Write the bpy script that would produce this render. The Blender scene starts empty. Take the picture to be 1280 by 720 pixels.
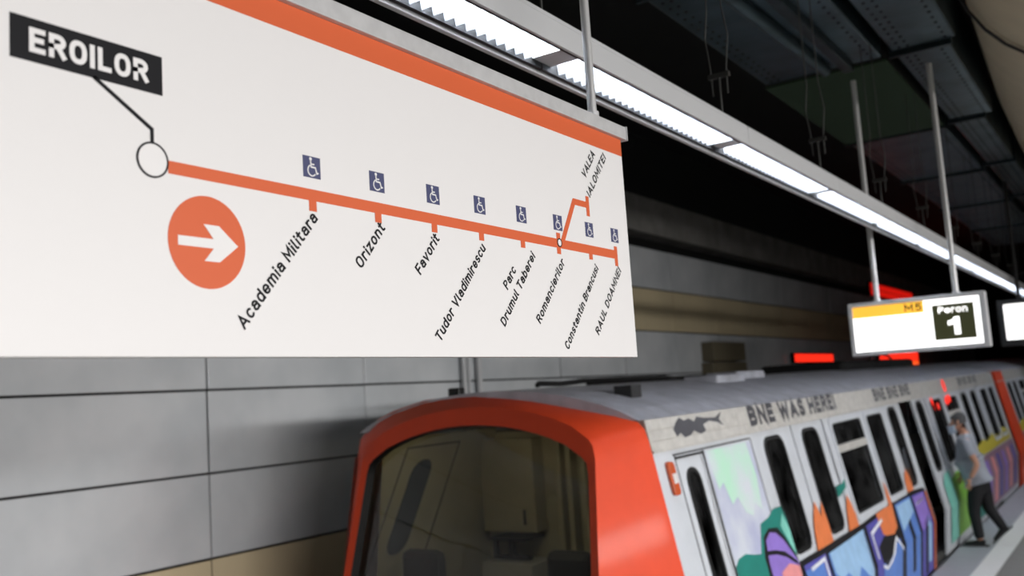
import bpy, math, random
from mathutils import Vector, Matrix
random.seed(5)
C = bpy.context.scene
PI = math.pi

# ------------------------------------------------------------------ camera, world, lights, exposure
cd = bpy.data.cameras.new('camera')
cam = bpy.data.objects.new('camera', cd)
C.collection.objects.link(cam)
right = Vector((0.82806909, 0.55691405, -0.06440757))
up = Vector((0.11736649, -0.05986826, 0.99128245))
fwd = Vector((-0.54820315, 0.82840964, 0.11493810))
m = Matrix((right, up, -fwd)).transposed().to_4x4()
m.translation = Vector((0, 0, 2.3))
cam.matrix_world = m
cd.sensor_width = 36
cd.lens = 1190 / 1280 * 36
cd.clip_start = 0.05
cd.clip_end = 200
cd.dof.use_dof = True
cd.dof.focus_distance = 2.15
cd.dof.aperture_fstop = 3.3
C.camera = cam

w = bpy.data.worlds.new('tunnel_dark')
C.world = w
w.use_nodes = True
w.node_tree.nodes['Background'].inputs[0].default_value = (.6, .7, .8, 1)
w.node_tree.nodes['Background'].inputs[1].default_value = 0.004

def area(name, loc, rot, sx, sy, power, col=(1, .98, .96)):
    l = bpy.data.lights.new(name, 'AREA')
    l.shape = 'RECTANGLE'; l.size = sx; l.size_y = sy; l.energy = power; l.color = col
    o = bpy.data.objects.new(name, l)
    o.location = loc; o.rotation_euler = rot
    C.collection.objects.link(o)
    return o
# strip light over the platform middle, plus an added far light to brighten wall and sign (out of frame, right of the camera)
area('platform_strip_light', (2.4, 16.0, 3.45), (0, 0, 0), .3, 26, 150)
fl_ = area('far_fill_light', (11.0, 2.0, 3.3), (0, math.radians(50), 0), .6, 17, 1620)
fl_.data.spread = math.radians(110)
LUM_EMIT = 30.0

vs = C.view_settings
vs.view_transform = 'Standard'
vs.look = 'None'
vs.gamma = 1
vs.use_curve_mapping = False
vs.exposure = 0.0

# ------------------------------------------------------------------ helpers
ORG = {}

def lin(r, g, b):
    f = lambda c: (c / 255 / 12.92) if c / 255 <= .04045 else ((c / 255 + .055) / 1.055) ** 2.4
    return (f(r), f(g), f(b), 1)

MATS = {}
def mat(name, rgb, rough=.5, metal=0, spec=.5, noise=0, nscale=6, bump=0, bscale=40, coat=0, emit=None, estr=0, rgb2=None, stretch=None):
    if name in MATS: return MATS[name]
    mt = bpy.data.materials.new(name); mt.use_nodes = True
    nt = mt.node_tree; b = nt.nodes['Principled BSDF']
    col = lin(*rgb)
    b.inputs['Base Color'].default_value = col
    b.inputs['Roughness'].default_value = rough
    b.inputs['Metallic'].default_value = metal
    b.inputs['Specular IOR Level'].default_value = spec
    b.inputs['Coat Weight'].default_value = coat
    b.inputs['Coat Roughness'].default_value = .08
    tc = None
    if noise or bump:
        tc = nt.nodes.new('ShaderNodeTexCoord')
        src = tc.outputs['Object']
        if stretch:
            mp = nt.nodes.new('ShaderNodeMapping'); mp.inputs['Scale'].default_value = stretch
            nt.links.new(src, mp.inputs['Vector']); src = mp.outputs['Vector']
    if noise:
        n = nt.nodes.new('ShaderNodeTexNoise'); n.inputs['Scale'].default_value = nscale
        n.inputs['Detail'].default_value = 4
        nt.links.new(src, n.inputs['Vector'])
        r = nt.nodes.new('ShaderNodeValToRGB')
        c2 = lin(*rgb2) if rgb2 else tuple(c * (1 - noise) for c in col[:3]) + (1,)
        r.color_ramp.elements[0].color = c2; r.color_ramp.elements[0].position = .32
        r.color_ramp.elements[1].color = col; r.color_ramp.elements[1].position = .68
        nt.links.new(n.outputs['Fac'], r.inputs['Fac'])
        nt.links.new(r.outputs['Color'], b.inputs['Base Color'])
    if bump:
        n2 = nt.nodes.new('ShaderNodeTexNoise'); n2.inputs['Scale'].default_value = bscale
        nt.links.new(src, n2.inputs['Vector'])
        bp = nt.nodes.new('ShaderNodeBump'); bp.inputs['Strength'].default_value = bump
        bp.inputs['Distance'].default_value = .02
        nt.links.new(n2.outputs['Fac'], bp.inputs['Height'])
        nt.links.new(bp.outputs['Normal'], b.inputs['Normal'])
    if emit:
        b.inputs['Emission Color'].default_value = lin(*emit)
        b.inputs['Emission Strength'].default_value = estr
    MATS[name] = mt
    return mt

def glass(name, tint, rough=.03, refl_grey=0):
    mt = bpy.data.materials.new(name); mt.use_nodes = True
    nt = mt.node_tree; nt.nodes.remove(nt.nodes['Principled BSDF'])
    out = nt.nodes['Material Output']
    t = nt.nodes.new('ShaderNodeBsdfTransparent'); t.inputs[0].default_value = lin(*tint)
    g = nt.nodes.new('ShaderNodeBsdfGlossy'); g.inputs['Roughness'].default_value = rough
    lw = nt.nodes.new('ShaderNodeFresnel'); lw.inputs['IOR'].default_value = 1.5
    mx = nt.nodes.new('ShaderNodeMixShader')
    nt.links.new(lw.outputs[0], mx.inputs[0])
    nt.links.new(t.outputs[0], mx.inputs[1]); nt.links.new(g.outputs[0], mx.inputs[2])
    if refl_grey:
        d = nt.nodes.new('ShaderNodeBsdfDiffuse'); d.inputs[0].default_value = lin(150, 150, 150)  # grey diffuse patches put into the panes in place of reflections
        n = nt.nodes.new('ShaderNodeTexNoise'); n.inputs['Scale'].default_value = 4; n.inputs['Detail'].default_value = 5
        tc = nt.nodes.new('ShaderNodeTexCoord'); nt.links.new(tc.outputs['Object'], n.inputs['Vector'])
        mr = nt.nodes.new('ShaderNodeMapRange'); mr.inputs[1].default_value = .35; mr.inputs[2].default_value = .75
        mr.inputs[3].default_value = 0; mr.inputs[4].default_value = refl_grey * 2
        nt.links.new(n.outputs['Fac'], mr.inputs[0])
        m2 = nt.nodes.new('ShaderNodeMixShader'); nt.links.new(mr.outputs[0], m2.inputs[0])
        nt.links.new(mx.outputs[0], m2.inputs[1]); nt.links.new(d.outputs[0], m2.inputs[2])
        nt.links.new(m2.outputs[0], out.inputs[0])
        return mt
    nt.links.new(mx.outputs[0], out.inputs[0])
    return mt

class MB:
    def __init__(s): s.v = []; s.f = []
    def add(s, vs, fs):
        o = len(s.v); s.v += [tuple(x) for x in vs]; s.f += [[i + o for i in f] for f in fs]; return s
    def box(s, x0, x1, y0, y1, z0, z1):
        if x0 > x1: x0, x1 = x1, x0
        if y0 > y1: y0, y1 = y1, y0
        if z0 > z1: z0, z1 = z1, z0
        return s.add([(x0,y0,z0),(x1,y0,z0),(x1,y1,z0),(x0,y1,z0),(x0,y0,z1),(x1,y0,z1),(x1,y1,z1),(x0,y1,z1)],
              [(0,3,2,1),(4,5,6,7),(0,1,5,4),(1,2,6,5),(2,3,7,6),(3,0,4,7)])
    def tube(s, pts, r, n=8, cap=True):
        pts = [Vector(p) for p in pts]; rs = r if isinstance(r, (list, tuple)) else [r] * len(pts)
        rings = []; ref = None
        for i, p in enumerate(pts):
            d = (pts[min(i+1, len(pts)-1)] - pts[max(i-1, 0)]).normalized()
            a = ref if ref else (Vector((0,0,1)) if abs(d.z) < .9 else Vector((1,0,0)))
            u = (a - d * a.dot(d)).normalized(); ref = u; v = d.cross(u)
            rings.append([p + rs[i] * (math.cos(2*PI*k/n) * u + math.sin(2*PI*k/n) * v) for k in range(n)])
        o = len(s.v)
        for rg in rings: s.v += [tuple(x) for x in rg]
        for i in range(len(pts)-1):
            for k in range(n):
                a = o+i*n+k; b = o+i*n+(k+1) % n
                s.f.append([a, b, b+n, a+n])
        if cap:
            s.f.append([o+k for k in range(n)][::-1]); s.f.append([o+(len(pts)-1)*n+k for k in range(n)])
        return s
    def prism(s, pts, fn, o0, o1):
        n = len(pts)
        vs = [fn(a, b, o0) for a, b in pts] + [fn(a, b, o1) for a, b in pts]
        fs = [list(range(n))[::-1], [n+i for i in range(n)]] + [[i, (i+1) % n, n+(i+1) % n, n+i] for i in range(n)]
        return s.add(vs, fs)
    def ring(s, A, B, fn, o0, o1):
        n = len(A)
        vs = [fn(a, b, o0) for a, b in A] + [fn(a, b, o1) for a, b in A] + [fn(a, b, o0) for a, b in B] + [fn(a, b, o1) for a, b in B]
        fs = []
        for i in range(n):
            j = (i+1) % n
            fs += [[i, j, n+j, n+i], [n+i, n+j, 3*n+j, 3*n+i], [3*n+i, 3*n+j, 2*n+j, 2*n+i], [2*n+i, 2*n+j, j, i]]
        return s.add(vs, fs)
    def ribbon(s, pts, wd, fn, o0, o1, closed=False):
        pts = [Vector(p) for p in pts]; n = len(pts); L = []; R = []
        for i, p in enumerate(pts):
            if closed: a = pts[i-1]; b = pts[(i+1) % n]
            else: a = pts[max(i-1, 0)]; b = pts[min(i+1, n-1)]
            d0 = (p - a).normalized() if (p-a).length > 1e-9 else (b-p).normalized()
            d1 = (b - p).normalized() if (b-p).length > 1e-9 else d0
            nrm = Vector((-(d0+d1).y, (d0+d1).x)).normalized()
            k = wd / 2 / max(.4, nrm.dot(Vector((-d0.y, d0.x))))
            L.append(p + nrm * k); R.append(p - nrm * k)
        for i in range(n if closed else n-1):
            j = (i+1) % n
            s.prism([tuple(R[i]), tuple(R[j]), tuple(L[j]), tuple(L[i])], fn, o0, o1)
        return s
    def build(s, name, mt, parent=None, smooth=0, bevel=0, fixn=True):
        org = ORG.get(parent.name, Vector()) if parent else Vector()
        me = bpy.data.meshes.new(name)
        me.from_pydata([tuple(Vector(v) - org) for v in s.v], [], s.f)
        if fixn:
            import bmesh
            b = bmesh.new(); b.from_mesh(me); bmesh.ops.recalc_face_normals(b, faces=b.faces); b.to_mesh(me); b.free()
        return link(name, me, mt, parent, smooth, bevel)

def link(name, me, mt, parent=None, smooth=0, bevel=0):
    if isinstance(mt, (list, tuple)):
        for x in mt: me.materials.append(x)
    elif len(me.materials) == 0: me.materials.append(mt)
    o = bpy.data.objects.new(name, me)
    C.collection.objects.link(o)
    if parent:
        o.parent = parent; ORG[o.name] = ORG.get(parent.name, Vector())
    if smooth:
        me.shade_smooth(); me.set_sharp_from_angle(angle=math.radians(smooth))
    if bevel:
        b = o.modifiers.new('b', 'BEVEL'); b.width = bevel; b.segments = 2; b.limit_method = 'ANGLE'
    return o

def thing(name, label, cat, loc=(0, 0, 0), group=None):
    o = bpy.data.objects.new(name, None); o.empty_display_size = .1
    C.collection.objects.link(o); o.location = loc; ORG[o.name] = Vector(loc)
    o['label'] = label; o['category'] = cat
    if group: o['group'] = group
    return o
def tag(o, label, cat, group=None):
    o['label'] = label; o['category'] = cat
    if group: o['group'] = group
    return o
def struct(o): o['kind'] = 'structure'; return o
def lab(o, t): o['label'] = t; return o

def copy_tree(o, parent=None, loc=None):
    c = o.copy(); C.collection.objects.link(c)
    if parent: c.parent = parent
    if loc is not None: c.location = loc
    for ch in list(o.children): copy_tree(ch, c)
    return c

def _arc(cx, cy, rx, ry, a0, a1, n=10, e=2.0):
    out = []
    for k in range(n+1):
        t = math.radians(a0 + (a1-a0)*k/n); c, s_ = math.cos(t), math.sin(t)
        out.append((cx + rx*math.copysign(abs(c)**(2/e), c), cy + ry*math.copysign(abs(s_)**(2/e), s_)))
    return out
XH = .72
def _glyphs():
    g = {}
    g['A'] = (.60, [[(0,0),(.30,1),(.60,0)], [(.10,.30),(.50,.30)]])
    g['B'] = (.50, [[(0,0),(0,1),(.27,1)] + _arc(.27,.76,.21,.24,90,-90,8) + [(0,.52)], [(.27,.52)] + _arc(.27,.26,.23,.26,90,-90,8) + [(0,0)]])
    g['C'] = (.52, [_arc(.27,.5,.27,.5,42,318,18,2.3)])
    g['D'] = (.52, [[(0,0),(0,1),(.22,1)] + _arc(.22,.5,.30,.5,90,-90,14,2.3) + [(0,0)]])
    g['E'] = (.44, [[(.44,1),(0,1),(0,0),(.44,0)], [(0,.52),(.38,.52)]])
    g['F'] = (.43, [[(.43,1),(0,1),(0,0)], [(0,.50),(.37,.50)]])
    g['H'] = (.52, [[(0,0),(0,1)], [(.52,0),(.52,1)], [(0,.5),(.52,.5)]])
    g['I'] = (.0, [[(0,0),(0,1)]])
    g['L'] = (.40, [[(0,1),(0,0),(.40,0)]])
    g['M'] = (.66, [[(0,0),(0,1),(.33,.28),(.66,1),(.66,0)]])
    g['N'] = (.54, [[(0,0),(0,1),(.54,0),(.54,1)]])
    g['O'] = (.54, [_arc(.27,.5,.27,.5,0,360,28,2.4)])
    g['P'] = (.48, [[(0,0),(0,1),(.24,1)] + _arc(.24,.73,.24,.27,90,-90,10) + [(0,.46)]])
    g['R'] = (.50, [[(0,0),(0,1),(.25,1)] + _arc(.25,.74,.24,.26,90,-90,10) + [(0,.48)], [(.26,.48),(.50,0)]])
    g['S'] = (.48, [_arc(.24,.745,.23,.255,35,270,12) + _arc(.24,.245,.24,.245,90,-145,12)])
    g['T'] = (.52, [[(0,1),(.52,1)], [(.26,1),(.26,0)]])
    g['U'] = (.52, [[(0,1),(0,.28)] + _arc(.26,.27,.26,.27,180,360,12) + [(.52,1)]])
    g['V'] = (.58, [[(0,1),(.29,0),(.58,1)]])
    g['W'] = (.84, [[(0,1),(.2,0),(.42,.85),(.64,0),(.84,1)]])
    g['5'] = (.46, [[(.42,1),(.06,1),(.03,.50)] + _arc(.20,.32,.26,.32,118,-125,14)])
    g['!'] = (.0, [[(0,1),(0,.32)], [(0,.10),(0,0)]])
    x = XH; r = .225
    bowl = lambda: _arc(r, x/2, r, x/2, 0, 360, 22, 2.3)
    g['a'] = (.43, [[(.43,0),(.43,x*.66)] + _arc(.22,x*.66,.21,x*.34,0,150,8), _arc(.19,.21,.19,.21,70,290,10) + [(.40,.06)], [(.43,.42),(.19,.42)]])
    g['b'] = (.45, [[(0,0),(0,1)], bowl()])
    g['c'] = (.40, [_arc(.22,x/2,.22,x/2,48,312,14,2.2)])
    g['d'] = (.45, [[(.45,0),(.45,1)], bowl()])
    g['e'] = (.45, [[(0,x*.48),(.45,x*.48)] + _arc(.225,x/2,.225,x/2,0,318,18,2.2)])
    g['i'] = (.0, [[(0,0),(0,x-.07)], [(0,.96),(0,1.0)]])
    g['l'] = (.10, [[(0,1),(0,.12)] + _arc(.11,.12,.11,.12,180,270,4)])
    g['m'] = (.70, [[(0,0),(0,x)], _arc(.175,x*.62,.175,x*.38,170,0,8) + [(.35,0)], _arc(.525,x*.62,.175,x*.38,170,0,8) + [(.70,0)]])
    g['n'] = (.42, [[(0,0),(0,x)], _arc(.21,x*.60,.21,x*.40,170,0,9) + [(.42,0)]])
    g['o'] = (.45, [bowl()])
    g['r'] = (.28, [[(0,0),(0,x)], _arc(.20,x*.58,.20,x*.42,170,58,7)])
    g['s'] = (.38, [_arc(.19,.535,.18,.185,35,265,9) + _arc(.19,.175,.19,.175,85,-145,9)])
    g['t'] = (.28, [[(.09,.95),(.09,.15)] + _arc(.24,.15,.15,.15,180,270,5) + [(.28,0)], [(-.04,x),(.26,x)]])
    g['u'] = (.42, [[(0,x),(0,.25)] + _arc(.21,.25,.21,.25,180,350,9), [(.42,x),(.42,0)]])
    g['v'] = (.44, [[(0,x),(.22,0),(.44,x)]])
    g['z'] = (.38, [[(.01,x),(.37,x),(0,0),(.38,0)]])
    return g
GLYPH = _glyphs()
def stroke_text(name, txt, fn, origin, ang, width, cap, off, mt, parent, t=.15, gap=.14, thick=.0004, split=0):
    """lettering drawn with even strokes, laid flat on the surface fn(a, b, off)"""
    x = 0; strokes = []; word = 0
    for ch in txt:
        if ch == ' ': x += .36; word += split; continue
        wd, st = GLYPH[ch]
        for s_ in st: strokes.append((word, [(x + a, b) for a, b in s_]))
        x += wd + t + gap
    nat = x - t - gap
    tw = t * cap; sx = (width - tw) / nat; sy = cap - tw
    ca, sa = math.cos(ang), math.sin(ang)
    g2 = lambda u, v, o: fn(origin[0] + u*ca - v*sa, origin[1] + u*sa + v*ca, o)
    bs = {}
    for k_, (wi, st) in enumerate(strokes):
        b = bs.setdefault(wi, MB())
        pts = []
        for a, c in st:
            p = (tw/2 + a*sx, tw/2 + c*sy)
            if not pts or (Vector(p) - Vector(pts[-1])).length > 1e-5: pts.append(p)
        closed = len(pts) > 6 and (Vector(pts[0]) - Vector(pts[-1])).length < tw*.2
        if closed: pts = pts[:-1]
        if not closed:   # square ends
            d = (Vector(pts[0]) - Vector(pts[1])).normalized()*tw/2; e = (Vector(pts[-1]) - Vector(pts[-2])).normalized()*tw/2
            pts[0] = tuple(Vector(pts[0]) + d); pts[-1] = tuple(Vector(pts[-1]) + e)
        b.ribbon(pts, tw, g2, off-thick, off + (k_ % 5)*.00006, closed)
    return [b.build(name, mt, parent) for b in bs.values()][0]

def rr(a0, a1, b0, b1, r, n=5):
    out = []
    r = [r] * 4 if not isinstance(r, (list, tuple)) else r
    for cx, cy, t0, q in ((a1, b1, 0, 0), (a0, b1, 90, 1), (a0, b0, 180, 2), (a1, b0, 270, 3)):
        rad = r[q]
        ccx = cx - rad if q in (0, 3) else cx + rad; ccy = cy - rad if q in (0, 1) else cy + rad
        for k in range(n):
            t = math.radians(t0 + 90 * k / (n-1))
            out.append((ccx + rad * math.cos(t), ccy + rad * math.sin(t)))
    return out
def circ(a, b, r, n=40): return [(a + r*math.cos(2*PI*k/n), b + r*math.sin(2*PI*k/n)) for k in range(n)]

# ------------------------------------------------------------------ materials
M_panel_grey = mat('enamel_panel_grey', (216, 219, 222), .26, noise=.16, nscale=1.4, rgb2=(196, 201, 205), bump=.05, bscale=2.2, coat=.25)
M_panel_tan = mat('enamel_panel_tan', (220, 204, 168), .32, noise=.12, nscale=1.4, bump=.05, bscale=2.2, coat=.2)
M_black = mat('black_paint', (12, 12, 13), .7)
M_concrete_dark = mat('dark_concrete', (140, 138, 134), .85, noise=.35, nscale=2.5, bump=.3)
M_ceiling = mat('black_ceiling', (14, 15, 16), .9, noise=.3, nscale=3)
M_stone = mat('grey_stone', (178, 180, 187), .5, noise=.15, nscale=30, bump=.1, bscale=120)
M_stone2 = mat('platform_tile', (146, 144, 140), .5, noise=.25, nscale=40)
M_white_stone = mat('white_stone', (244, 244, 242), .55, noise=.04, nscale=20)
M_ballast = mat('track_concrete', (60, 56, 52), .9, noise=.4, nscale=10, bump=.6)
M_rail = mat('rail_steel', (120, 110, 100), .35, metal=1)
M_alu = mat('brushed_aluminium', (206, 206, 207), .42, metal=.15, noise=.12, nscale=30)
M_alu_paint = mat('painted_aluminium', (200, 201, 203), .45)
M_pole = mat('pale_pole_paint', (205, 205, 205), .32, metal=.3)
M_board = mat('board_white', (235, 233, 233), .45)
M_orange = mat('print_orange', (218, 98, 52), .5)
M_ink = mat('print_black', (20, 20, 24), .6, spec=.25)
M_inkbox = mat('print_box_black', (22, 22, 26), .6, spec=.25)
M_blue = mat('print_slate_blue', (70, 74, 112), .5)
M_print_white = mat('print_white', (238, 236, 236), .5)
M_galv = mat('galvanised_steel', (96, 116, 124), .38, metal=.9, noise=.5, nscale=2.2, bump=.5, bscale=3.0)
M_galv_dark = mat('galvanised_flange', (62, 74, 78), .4, metal=.85, noise=.4, nscale=5)
M_green = mat('dark_green_board', (26, 50, 26), .85)
M_beige = mat('beige_duct_paint', (200, 188, 160), .6, noise=.12, nscale=3)
M_wire = mat('steel_wire', (62, 62, 60), .5, metal=.3)
M_cable = mat('black_cable', (10, 10, 11), .55)
M_emit = mat('tube_light', (255, 255, 255), .5, emit=(240, 246, 255), estr=LUM_EMIT)
M_louver = mat('louver_aluminium', (226, 231, 238), .35, metal=.25)
M_face_white = mat('backlit_white', (240, 240, 240), .4, emit=(255, 253, 250), estr=1.6)
M_face_yellow = mat('backlit_yellow', (235, 180, 60), .4, emit=(250, 188, 62), estr=.85)
M_face_dark = mat('backlit_olive', (44, 46, 24), .4, emit=(62, 64, 36), estr=.5)
M_face_grey = mat('backlit_pale_print', (200, 200, 200), .4, emit=(232, 232, 230), estr=.78)
M_face_ink = mat('backlit_ink', (70, 56, 20), .5, emit=(90, 66, 20), estr=.5)
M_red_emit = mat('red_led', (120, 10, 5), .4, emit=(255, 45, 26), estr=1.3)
M_red_dim = mat('red_led_dim', (120, 10, 5), .4, emit=(255, 30, 20), estr=.55)
M_red_orange = mat('red_orange_led', (120, 30, 5), .4, emit=(255, 88, 30), estr=1.4)

# ------------------------------------------------------------------ setting
EY = 46.0
floor = struct(MB().box(-2.37, 15.0, -6, EY, -1.0, -.03).build('floor', M_stone2))
def slabs(x0, x1, y0, y1, step, mt):
    first = None; y = y0
    while y < y1:
        if first is None:
            first = MB().box(x0+.003, x1-.003, -step/2+.003, step/2-.003, -.03, 0).build('slab', mt, floor, bevel=.003); o = first
        else:
            o = first.copy(); C.collection.objects.link(o)
        o.location = (0, y+step/2, 0); y += step
slabs(-2.37, -1.98, 7, 37, .75, M_stone)
slabs(-1.98, -1.73, 7, 37, .75, M_white_stone)
slabs(-1.73, -1.13, 7, 25, .6, M_stone2)
struct(MB().box(-1.13, 15.0, -6, EY, -.03, 0).add([(-2.37,-6,0),(-1.13,-6,0),(-1.13,7,0),(-2.37,7,0)],[(0,1,2,3)]).build('floor_slab_plain', M_stone2)).name = 'floor'
tb = struct(MB().box(-7.0, -2.37, -6, EY, -1.4, -1.2).build('trim_1', M_ballast))
for x in (-4.59, -3.15):
    b = MB().box(x-.035, x+.035, -6, EY, -1.06, -1.02).box(x-.012, x+.012, -6, EY, -1.16, -1.06).box(x-.07, x+.07, -6, EY, -1.2, -1.16)
    tag(b.build('rail', M_rail), 'left running rail of the track under the train' if x < -4 else 'right running rail beside the platform edge', 'rail')
# left wall: backing with single enamel panels
wall = struct(MB().box(-6.6, -6.235, -6, EY, -1.2, 4.45).build('wall_left', M_black))
zs = [.57, 1.22, 1.87, 2.52, 3.17, 3.82, 4.45]
pm = {}
for r in range(6):
    z0, z1 = zs[r], zs[r+1]
    mt = M_panel_tan if r in (0, 4) else M_panel_grey
    for k in range(-4, 22):
        y0 = 4.93 + 1.81 * k
        key = (mt.name, round(z1-z0, 2))
        if key not in pm:
            o = MB().box(-.03, 0, .008, 1.802, .009, z1-z0-.009).build('panel', mt, wall, bevel=.004); pm[key] = o
        else:
            o = pm[key].copy(); C.collection.objects.link(o)
        o.location = (-6.2 + random.uniform(-.003, .003), y0, z0)
        o.rotation_euler = (random.uniform(-.0012, .0012), random.uniform(-.004, .004), random.uniform(-.003, .003))
struct(MB().box(-6.6, -6.2, -6, EY, -1.2, .565).build('baseboard_left', M_concrete_dark))
struct(MB().box(-7.2, -6.5, -6, EY, 4.45, 4.69).build('trim_2', M_black))
struct(MB().box(-6.6, -6.2, -6, EY, 4.69, 5.25).build('trim_3', M_concrete_dark))
struct(MB().box(-7.2, 15.0, -6, EY, 6.2, 6.4).build('ceiling', M_ceiling))
struct(MB().box(-6.6, -6.2, -6, EY, 5.25, 6.2).build('trim_4', M_ceiling))
struct(MB().box(15.0, 15.3, -6, EY, -1, 6.2).build('wall_right', M_panel_grey))
struct(MB().box(-6.6, 15.3, EY, EY+.3, -1.2, 6.2).build('wall_back', M_ceiling))

# things fixed on the wall
t = thing('wall_conduit', 'pair of pale vertical conduits on the grey wall behind the cab roof', 'conduit', (-6.15, 8.4, 2.2))
for dy, r in ((-.15, .03), (-.06, .018), (.13, .035)):
    MB().tube([(-6.15, 8.4+dy, .6), (-6.15, 8.4+dy, 4.4)], r, 10).build('pipe', M_alu_paint, t, smooth=40)
for z in (1.0, 1.9, 2.8, 3.7): MB().box(-6.2, -6.11, 8.2, 8.58, z, z+.03).build('clamp', M_alu_paint, t)
t = thing('wall_cabinet', 'brown grey equipment box on the far grey wall above the train roof', 'cabinet', (-6.1, 15.7, 2.4))
M_cab = mat('cabinet_paint', (112, 104, 84), .6)
MB().box(-6.2, -6.0, 14.9, 16.5, 2.3, 2.68).build('body', M_cab, t, bevel=.01)
MB().box(-6.2, -5.99, 14.95, 16.45, 2.70, 3.02).build('lid', M_cab, t, bevel=.01)
MB().box(-6.0, -5.985, 15.0, 16.4, 2.36, 2.62).build('door', M_cab, t, bevel=.004)

# red illuminated panels on the far wall
def red_panel(label, y0, y1, z0, z1, mts):
    t = thing('red_light_panel', label, 'light panel', (-6.15, (y0+y1)/2, z0))
    MB().box(-6.175, -6.10, y0-.02, y1+.02, z0-.02, z1+.02).build('casing', M_black, t, bevel=.01)
    n = len(mts); 
    for i, mt in enumerate(mts):
        a = z0 + (z1-z0) * i / n; b = z0 + (z1-z0) * (i+1) / n
        MB().box(-6.10, -6.09, y0, y1, a+.01, b-.01).build('lit_face', mt, t)
red_panel('big red illuminated panel on the far wall behind the platform number sign', 27.0, 32.0, 2.35, 2.95, [M_red_orange, M_red_emit])
red_panel('red illuminated panel high on the wall over the platform number sign', 26.8, 32.2, 4.45, 4.8, [M_red_dim, M_red_dim])
red_panel('low red illuminated strip on the wall just above the train roof', 19.6, 22.4, 2.66, 2.84, [M_red_emit])

# ------------------------------------------------------------------ route map sign
SX = -1.2
def S_(y, z, o=0): return (SX + o, y, z)
sign = thing('route_map_sign', 'large hanging white metro route map board with orange line and black station names', 'sign', (SX, 1.2, 2.393))
SY0, SY1 = -.05, 2.431
MB().box(SX-.02, SX, SY0, SY1, 2.393, 3.022).build('board', M_board, sign, bevel=.0015)
MB().box(SX, SX+.0008, SY0, SY1-.002, 2.971, 3.020).build('orange_band', M_orange, sign)
rl = MB().box(SX-.034, SX+.014, SY0, SY1+.012, 3.020, 3.058).build('top_rail', M_alu, sign, bevel=.002)
MB().box(SX-.036, SX+.016, SY1+.012, SY1+.016, 3.018, 3.060).build('end_cap', M_alu_paint, rl)
for y in (.12, 2.29):
    p = MB().tube([(SX-.01, y, 3.05), (SX-.01, y, 6.2)], .0125, 14).build('pole', M_pole, sign, smooth=40)
    MB().tube([(SX-.01, y, 3.056), (SX-.01, y, 3.075)], .018, 14).build('collar', M_alu, p, smooth=40)
# name box
MB().prism([(.652, 2.790), (.886, 2.790), (.886, 2.851), (.652, 2.851)], S_, 0, .0008).build('name_box', M_inkbox, sign)
stroke_text('station_name', 'EROILOR', S_, (.678, 2.8035), 0, .183, .0345, .0014, M_print_white, sign, t=.215, gap=.13)
MB().ribbon([(.772, 2.792), (.866, 2.734), (.866, 2.712)], .0062, S_, 0, .0008).build('leader_line', M_ink, sign)
# line
MB().prism([(.893, 2.671), (2.352, 2.665), (2.352, 2.689), (.893, 2.691)], S_, 0, .0008).build('route_line', M_orange, sign)
MB().ring(circ(.866, 2.687, .0275), circ(.866, 2.687, .0245), S_, 0, .0016).build('station_circle', M_ink, sign)
MB().prism(circ(.866, 2.687, .0246), S_, 0, .0010).build('circle_fill', M_print_white, sign)
YS = [1.192, 1.364, 1.537, 1.704, 1.872, 2.037, 2.201]
for y in YS:
    MB().prism([(y-.009, 2.651), (y+.009, 2.651), (y+.009, 2.68), (y-.009, 2.68)], S_, 0, .0009).build('tick_mark', M_orange, sign)
MB().prism([(2.029, 2.68), (2.047, 2.68), (2.047, 2.705), (2.029, 2.705)], S_, 0, .0009).build('tick_mark', M_orange, sign)
MB().prism([(2.337, 2.645), (2.354, 2.645), (2.354, 2.70), (2.337, 2.70)], S_, 0, .0009).build('tick_mark', M_orange, sign)
MB().ribbon([(2.055, 2.680), (2.130, 2.798), (2.203, 2.798)], .0165, S_, 0, .0009).build('branch_line', M_orange, sign)
MB().prism([(2.195, 2.768), (2.211, 2.768), (2.211, 2.822), (2.195, 2.822)], S_, 0, .0010).build('tick_mark', M_orange, sign)
MB().ring(circ(2.041, 2.680, .0115, 24), circ(2.041, 2.680, .0085, 24), S_, 0, .0020).build('station_circle', M_ink, sign)
MB().prism(circ(2.041, 2.680, .0088, 24), S_, 0, .0015).build('circle_fill', M_print_white, sign)
A = math.radians(49.3)
for txt, o, L in [('Academia Militara', (1.029, 2.440), .266), ('Orizont', (1.309, 2.560), .112), ('Favorit', (1.482, 2.561), .106),
                  ('Tudor Vladimirescu', (1.535, 2.426), .278), ('Parc', (1.793, 2.549), .063), ('Drumul Taberei', (1.773, 2.464), .228),
                  ('Romancierilor', (1.924, 2.475), .209), ('Constantin Brancusi', (2.048, 2.413), .288), ('RAUL DOAMNEI', (2.211, 2.453), .240),
                  ('VALEA', (2.199, 2.873), .102), ('IALOMITEI', (2.219, 2.824), .168)]:
    stroke_text('station_name', txt, S_, (o[0]+.001, o[1]-.004), A, L, .0232, .0010, M_ink, sign, t=.165)
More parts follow.
